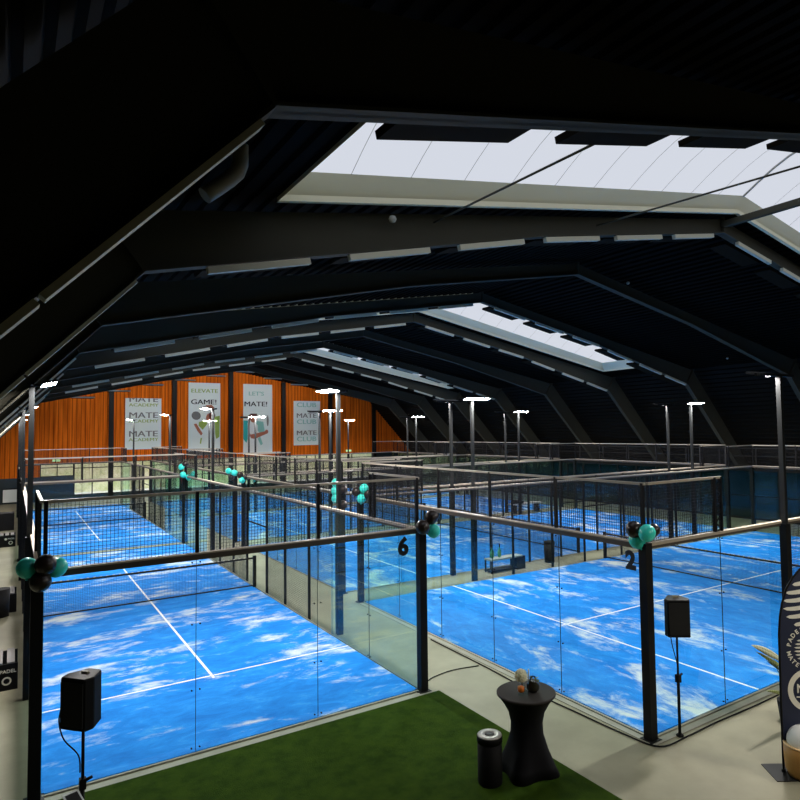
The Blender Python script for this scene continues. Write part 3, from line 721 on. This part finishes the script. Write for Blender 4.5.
def arc_text(body,cx,cz,r,a0,step,cw=True,size=.085):
    for i,ch in enumerate(body):
        if ch==' ': continue
        a=a0+(-step if cw else step)*i
        ang=a-PI/2 if cw else a+PI/2
        me=text_mesh(ch,size,'letter',.002,.001); me.materials.clear(); me.materials.append(M_CREAM)
        o=bpy.data.objects.new('emblem_letter',me); C.objects.link(o); o.parent=fl_
        o.matrix_local=Matrix.Translation((cx+r*math.cos(a),-.006,cz+r*math.sin(a)))@Matrix.Rotation(PI/2,4,'X')@Matrix.Rotation(ang,4,'Z')
arc_text('PADEL',.50,1.72,.27,math.radians(170),.27)
arc_text('MATE CLUB',.50,1.72,.285,math.radians(195),.235,cw=False)
lg=MB(); disc(lg,.49,1.13,.30,-.006,0,48,.225); lg.build('round_logo',M_CREAM,fl_,fix=False)
text('logo_text','NT',.17,M_CREAM,fl_,(.43,-.007,1.15),(PI/2,0,0),.003)
lg=MB(); lg.b2((.31,-.008,1.03),(.65,-.004,1.045)); lg.build('logo_bar',M_CREAM,fl_)
# tan tub with a pale ball in front of the banner
n_=Vector((math.sin(YW),math.cos(YW),0)); rt=Vector((n_.y,-n_.x,0))
q=Vector((8.61,-5.46,0))+rt*.33-n_*.12
tu=thing('wooden_tub','tan wooden tub standing on the concrete in front of the banner foot','tub',(q.x,q.y,.02))
MB().lathe([(.20,0),(.235,.08),(.25,.25),(.252,.42),(.235,.42),(.225,.10),(.0001,.08)],48).build('body',M_TAN,tu)
MB().lathe([(.252,.415),(.258,.425),(.240,.432),(.234,.42)],48).build('rim',mat('rim_pale',(.72,.50,.24),.4),tu)
bl=thing('paper_ball','white ball with a dark centre resting inside the tan tub','ball',(q.x,q.y,.02+.46))
MB().lathe([(.0001,-.21)]+[(.21*math.sin(PI*i/12),-.21*math.cos(PI*i/12)) for i in range(1,12)]+[(.0001,.21)],32).build('shell',M_WHITE,bl)
# strelitzia behind the banner
pt=thing('potted_plant','potted plant with long pale green leaves reaching out behind the banner','plant',(10.35,-4.75,.0))
MB().lathe([(.16,0),(.2,.3),(.2,.33),(.17,.33),(.15,.28),(.0001,.28)],28).build('pot',M_SPK,pt)
def leaf(base,tip,w,bend,m):
    base=Vector(base);tip=Vector(tip);mb=MB(); d=tip-base; sd=(d.cross(Vector((0,0,1))).normalized()*.5+Vector((0,0,.85))); sd=(sd-d.normalized()*sd.dot(d.normalized())).normalized(); K=12; rows=[]
    for i in range(K+1):
        s=i/K; c=base.lerp(tip,s)+Vector((0,0,bend*math.sin(PI*s)*.5)); ww=w*math.sin(PI*min(1,s*1.0)**.8)**.8*(1 if 0<i<K else .05)
        fo=d.cross(sd).normalized()*ww*.3; rows.append((c-sd*ww+fo,c,c+sd*ww+fo))
    for i in range(K):
        for j in range(2): mb.face([rows[i][j],rows[i][j+1],rows[i+1][j+1],rows[i+1][j]],sm=True)
    o=mb.build('leaf',m,pt,fix=False); sm_=o.modifiers.new('s','SOLIDIFY'); sm_.thickness=.004
def pl_(x,y,z): return (x-10.35,y+4.75,z)
def stem(tip): MB().tube([(0,0,.3),(tip[0]*.4,tip[1]*.4,.3+(tip[2]-.3)*.6),tip],.01,6).build('stem',M_LEAF,pt)
for bs,tp,w,bd,m in ((pl_(10.28,-4.72,.98),pl_(9.52,-4.6,1.36),.07,.06,M_LEAFP),(pl_(10.3,-4.7,.86),pl_(9.62,-4.62,1.24),.045,.02,M_LEAF),(pl_(10.25,-4.75,.80),pl_(9.80,-4.68,1.08),.03,.02,M_LEAFD),
    (pl_(10.3,-4.8,.55),pl_(9.98,-4.75,.93),.05,.02,M_LEAFD),(pl_(10.3,-4.8,.42),pl_(9.72,-4.70,.62),.03,.05,M_LEAF),(pl_(10.5,-4.8,.8),pl_(11.1,-5.1,1.3),.07,.06,M_LEAFP),(pl_(10.4,-4.6,.9),pl_(10.9,-4.9,1.5),.07,.06,M_LEAF)):
    stem(bs); leaf(bs,tp,w,bd,m)

# ------------------------------------------------------------------ between the courts
bn=thing('bench','long low bench with a dark end box in the gap beyond court 2','bench',(13.9,7.05,0))
MB().b2((-.8,-.2,.42),(.62,.2,.47)).build('seat',mat('bench_pale',(.25,.3,.28),.5),bn)
MB().b2((.35,-.2,0),(.72,.2,.44)).build('end_box',M_SPK,bn); MB().b2((-.8,-.2,.05),(.35,.2,.09)).build('lower_shelf',M_SPK,bn)
for x in (-.78,): 
    for y in (-.17,.17): MB().b2((x,y-.02,0),(x+.04,y+.02,.42)).build('leg',M_BLK,bn)
for i,(x,w) in enumerate(((13.30,'nearer the bench end'),(13.62,'nearer the dark end box'))):
    r=thing('padel_racket','green padel racket standing head down on the bench, the one %s'%w,'racket',(x,7.05,.47),.5,'green rackets on the bench')
    mb=MB(); pts=[(.13*math.cos(2*PI*j/28),.14+.14*math.sin(2*PI*j/28)) for j in range(28)]; mb.prism(pts,1,-.019,.019); mb.build('head',M_GREEN,r)
    MB().prism([(-.07,.25),(.07,.25),(.018,.34),(-.018,.34)],1,-.015,.015).build('throat',M_GREEN,r)
    MB().tube([(0,0,.33),(0,0,.47)],.017,10).build('handle',M_SPK,r)
wb=thing('waste_bin','black waste bin standing in the gap beyond court 2','bin',(16.0,7.1,0)); MB().lathe([(.18,0),(.2,.7)],28).build('body',M_SPK,wb); MB().lathe([(.21,.68),(.21,.76),(.12,.78)],28).build('lid',M_SPK,wb)
b3=thing('bench','pale-topped bench in the gap beyond the second wide court','bench',(24.6,18.35,0)); MB().b2((-1.1,-.25,.5),(1.1,.25,.58)).build('seat',M_STEEL,b3)
for x in (-.9,.8): MB().b2((x,-.2,0),(x+.1,.2,.5)).build('leg',M_BLK,b3)
tag(MB().b2((23.6,18.15,.58),(24.3,18.5,.72)).b2((23.75,18.2,.72),(24.1,18.45,.78)).build('sports_bag',M_SPK),'dark sports bag lying on the pale-topped bench','bag')

# ------------------------------------------------------------------ aisle beside court 6
def slat_bench(y,label,logo):
    r=thing('slatted_bench',label,'bench',(-1.05,y,0),0,'slatted benches along the aisle')
    MB().b2((-.78,0,0),(.80,.05,.5)).build('front_panel',M_SPK,r); MB().b2((-.78,.95,0),(.80,1.0,.5)).build('back_panel',M_SPK,r)
    for i in range(8):
        MB().b2((-.78+i*.2,0,.5),(-.78+i*.2+.13,1.0,.53)).build('slat',mat('slat_grey',(.17,.16,.15),.5) if i==0 and 'sl' not in cache else cache['sl'],r)
        if i==0: cache.setdefault('sl',bpy.data.materials['slat_grey'])
    if logo:
        text('bench_text','PADEL',.09,M_CREAM,r,(.64,-.008,.36),(PI/2,0,0),.001)
        m=MB(); disc(m,.62,.18,.08,-.008,0,32,.05); m.build('bench_ring',M_CREAM,r,fix=False); m=MB(); disc(m,.44,.35,.05,-.008); m.build('bench_logo',M_CREAM,r,fix=False)
    return r
slat_bench(4.7,'black slatted bench with white PADEL lettering, nearest in the aisle',True)
slat_bench(11.35,'black slatted bench without lettering, second along the aisle',False)
slat_bench(24.3,'small dark slatted bench, farthest along the aisle',True)
tb3=thing('waste_bin','black waste bin in the aisle beside the far half of court 6','bin',(-.62,11.0,0)); MB().lathe([(.2,0),(.22,.75)],28).build('body',M_SPK,tb3)
bx=tag(MB().b2((-1.1,30.4,0),(-.3,31.2,.9)).build('storage_box',M_SPK),'black box at the far end of the aisle','box')
sg=thing('notice_board','white board with a dark frame low on the far wall at the aisle end','board',(-.5,Y1H-.06,.1)); MB().b2((-.52,-.02,-.02),(.54,.04,1.02)).build('frame',M_SPK,sg); MB().b2((-.48,-.04,.03),(.48,-.02,.95)).build('panel',M_WHITE,sg)
def exit_sign(x,z,lab):
    s=thing('exit_sign',lab,'sign',(x,Y1H-.06,z),group='small exit signs'); MB().b2((-.26,-.03,-.09),(.26,.05,.09)).build('box',mat('exit_glow',(.3,.5,.25),.5,emit=(.55,.85,.4),es=.9),s)
exit_sign(2.3,3.06,'small glowing exit sign above the windows nearest the aisle')
exit_sign(26.4,3.08,'small glowing exit sign over the green windows at the dark side')
fe=tag(MB().tube([(0,0,0),(0,0,.5)],.09,14).tube([(0,0,.5),(0,0,.6)],.03,8).build('fire_extinguisher',mat('red',(.45,.04,.03),.4),loc=(.75,Y1H-.10,.8)),'small red extinguisher on the dark far wall by the aisle','fire extinguisher')

# ------------------------------------------------------------------ posters
M_PG=mat('print_grey',(.19,.19,.18),.8,spec=.1); M_PGR=mat('print_lime',(.30,.42,.10),.8,spec=.1); M_PT=mat('print_teal',(.10,.45,.38),.8,spec=.1); M_PB=mat('print_black',(.012,.012,.014),.8)
M_PM=mat('print_mint',(.25,.52,.45),.8,spec=.1); M_SKIN=mat('print_skin',(.42,.14,.08),.8); M_HAIR=mat('print_hair',(.10,.03,.02),.8); M_TEALP=mat('print_aqua',(.03,.42,.38),.8)
def poster(x0,x1,z0,z1,label):
    r=thing('wall_poster',label,'poster',((x0+x1)/2,Y1H-.03,z0),group='white posters on the boarded wall')
    MB().b2((-(x1-x0)/2,-.01,0),((x1-x0)/2,.01,z1-z0)).build('sheet',M_POST,r); return r
def ptxt(r,body,x,z,size,m,sx=1.25,clip=None):
    me=text_mesh(body,size,'printed_text',0,.002,sx=sx); me.materials.clear(); me.materials.append(m)
    bm=bmesh.new()
    for k in (-1,0,1):
        n0=len(bm.verts); bm.from_mesh(me); bm.verts.ensure_lookup_table()
        for v_ in bm.verts[n0:]: v_.co.x+=k*.022*size; v_.co.z+=k*.0004
    if clip is not None: bmesh.ops.bisect_plane(bm,geom=bm.verts[:]+bm.edges[:]+bm.faces[:],plane_co=(0,clip-z,0),plane_no=(0,1,0),clear_outer=True)
    bm.to_mesh(me); bm.free()
    o=bpy.data.objects.new('printed_text',me); C.objects.link(o); o.parent=r; o.location=(x,-.018,z); o.rotation_euler=(PI/2,0,0)
p=poster(6.95,9.62,3.74,7.86,'white poster reading MATE ACADEMY three times')
for z in (4.02,2.72,1.22): ptxt(p,'MATE',0,z,.66,M_PG,1.3,4.11); ptxt(p,'ACADEMY',.02,z-.46,.36,M_PGR,1.3)
p2=poster(11.73,14.33,3.1,9.25,'tall white poster reading ELEVATE GAME with a padel player in lime')
ptxt(p2,'ELEVATE',.0,5.45,.46,M_PGR); ptxt(p2,'GAME!',-.05,4.5,.58,M_PB)
def fig(r,polys,name,W,H,u0,u1,v0,v1):
    for key,(m,pts) in enumerate(polys):
        mb=MB(); q=[(-W/2+W*(u-u0)/(u1-u0),H-H*(v-v0)/(v1-v0)) for u,v in pts]
        mb.prism(q,1,-.0145-.0006*key,-.012); mb.build(name,m,r)
def ell(cx,cy,a,b_,n=20,rot=0): return [(cx+a*math.cos(2*PI*i/n)*math.cos(rot)-b_*math.sin(2*PI*i/n)*math.sin(rot),cy+a*math.cos(2*PI*i/n)*math.sin(rot)+b_*math.sin(2*PI*i/n)*math.cos(rot)) for i in range(n)]
fig(p2,[(M_PG,ell(153,385,44,40,rot=.3)),(M_SKIN,[(130,465),(155,460),(215,555),(200,575),(165,530)]),(M_PGR,[(180,445),(235,430),(262,460),(215,520),(175,480)]),(M_SKIN,ell(285,405,38,45)),(M_HAIR,ell(305,385,32,38)),
   (M_PGR,[(330,395),(380,385),(378,590),(345,610),(335,560)]),(M_PGR,[(195,600),(210,595),(200,655),(188,650)]),(M_SKIN,[(240,285),(300,280),(330,310),(285,330)]),(M_PG,[(85,722),(375,722),(375,760),(75,760)])],'printed_figure',2.6,6.15,80,385,70,762)
p3=poster(16.3,18.9,3.05,9.25,'tall white poster reading LET\'S MATE with a padel player holding a racket')
ptxt(p3,"LET'S",-.15,5.35,.5,M_PM); ptxt(p3,'MATE!',-.18,4.42,.6,M_PB)
fig(p3,[(M_TEALP,[(80,425),(130,430),(140,620),(110,640),(78,600)]),(M_PM,[(200,430),(270,440),(285,540),(250,560),(210,520)]),(M_PM,[(215,600),(240,580),(265,650),(245,665)]),
   (M_WHITE,[(120,450),(160,440),(215,470),(215,740),(80,740),(120,600)]),(M_SKIN,ell(175,405,34,42)),(M_HAIR,[(125,380),(150,362),(210,362),(208,385),(160,395),(140,420)]),(M_SKIN,[(125,540),(150,560),(290,530),(300,555),(190,602),(150,595)]),
   (M_SKIN,ell(302,535,16,20)),(M_PG,ell(313,430,10,52))],'printed_figure',2.6,6.2,78,358,83,745)
p4=poster(20.9,23.5,3.72,7.82,'white poster reading MATE CLUB beside the dark side of the hall')
for z,w in ((3.72,'CLUB'),(2.72,'MATE'),(2.15,'CLUB'),(1.12,'MATE'),(.55,'CLUB')): ptxt(p4,w,-.05,z,.60,M_PM if w=='CLUB' else M_PG,1.3)

# ------------------------------------------------------------------ light
w=bpy.data.worlds.new('World'); S.world=w; w.use_nodes=True; bg=w.node_tree.nodes['Background']; bg.inputs[0].default_value=(.68,.715,.79,1); bg.inputs[1].default_value=1.0
def portal(x,y,z,sx,sy,rot):
    l=bpy.data.lights.new('daylight_portal','AREA'); l.shape='RECTANGLE'; l.size=sx; l.size_y=sy; l.cycles.is_portal=True; l.energy=1
    o=bpy.data.objects.new('daylight_portal',l); C.objects.link(o); o.location=(x,y,z); o.rotation_euler=rot
for ya,yb in bays:
    sl_=math.atan((RZ-KOL[1])/(RX-KOL[0])); xm=(SX0+RX)/2; portal(xm,(ya+yb)/2,deckz(xm)+.5,(RX-SX0)/math.cos(sl_),yb-ya,(0,-sl_,0))
    sl_=math.atan((RZ-KOR[1])/(KOR[0]-RX)); xm=(SX1+RX)/2; portal(xm,(ya+yb)/2,deckz(xm)+.5,(SX1-RX)/math.cos(sl_),yb-ya,(0,sl_,0))
portal(15,Y1H+.5,1.6,28,2.8,(-PI/2,0,0))

# unseen fill lamps added over the spectators' side to brighten the foreground
M_SIDEFILL=M_WALLFILL.copy(); M_SIDEFILL.name='side_fill_led'
for n_ in M_SIDEFILL.node_tree.nodes:
    if n_.type=='EMISSION': n_.inputs[1].default_value=200
for i,(x,y) in enumerate(((7.6,-9.6),(11.5,-8.9),(-2.6,-8.2))):
    p_=thing('side_fill_lamp','added rectangular fill lamp over the spectators, '+['straight above the walkway','towards the side gallery','above the aisle'][i],'pendant lamp',(x,y,5.6),0,'added fill lamps over the spectators')
    MB().box((0,0,.05),(1.1,.34,.08)).tube([(0,0,.09),(0,0,2.2)],.012,6).build('housing',M_BLK,p_)
    q=MB(); q.face([(-.5,-.14,0),(-.5,.14,0),(.5,.14,0),(.5,-.14,0)]); q.build('led_face',M_SIDEFILL,p_,fix=False)
# ------------------------------------------------------------------ camera
cam=bpy.data.cameras.new('Camera'); co=bpy.data.objects.new('Camera',cam); C.objects.link(co); S.camera=co
yaw,pit,rol,f=5.97314852e-01,4.82846707e-02,-1.48150709e-02,640.697861
F=Vector((math.sin(yaw)*math.cos(pit),math.cos(yaw)*math.cos(pit),math.sin(pit))); R=Vector((math.cos(yaw),-math.sin(yaw),0)); U=R.cross(F)
R2=R*math.cos(rol)+U*math.sin(rol); U2=-R*math.sin(rol)+U*math.cos(rol)
M=Matrix((R2,U2,-F)).transposed().to_4x4(); M.translation=Vector((-.384234208,-10.6023656,4.89631043)); co.matrix_world=M
cam.sensor_width=36; cam.sensor_fit='HORIZONTAL'; cam.lens=36*f/800; cam.shift_x=-49.5707/800; cam.shift_y=-.6494/800; cam.clip_end=300; cam.clip_start=.05
v=S.view_settings; v.view_transform='Standard'; v.look='None'; v.exposure=0; v.gamma=1; v.use_curve_mapping=False
cy=S.cycles; cy.use_denoising=True; cy.transparent_max_bounces=48; cy.max_bounces=7; cy.diffuse_bounces=3; cy.glossy_bounces=3; cy.sample_clamp_indirect=4
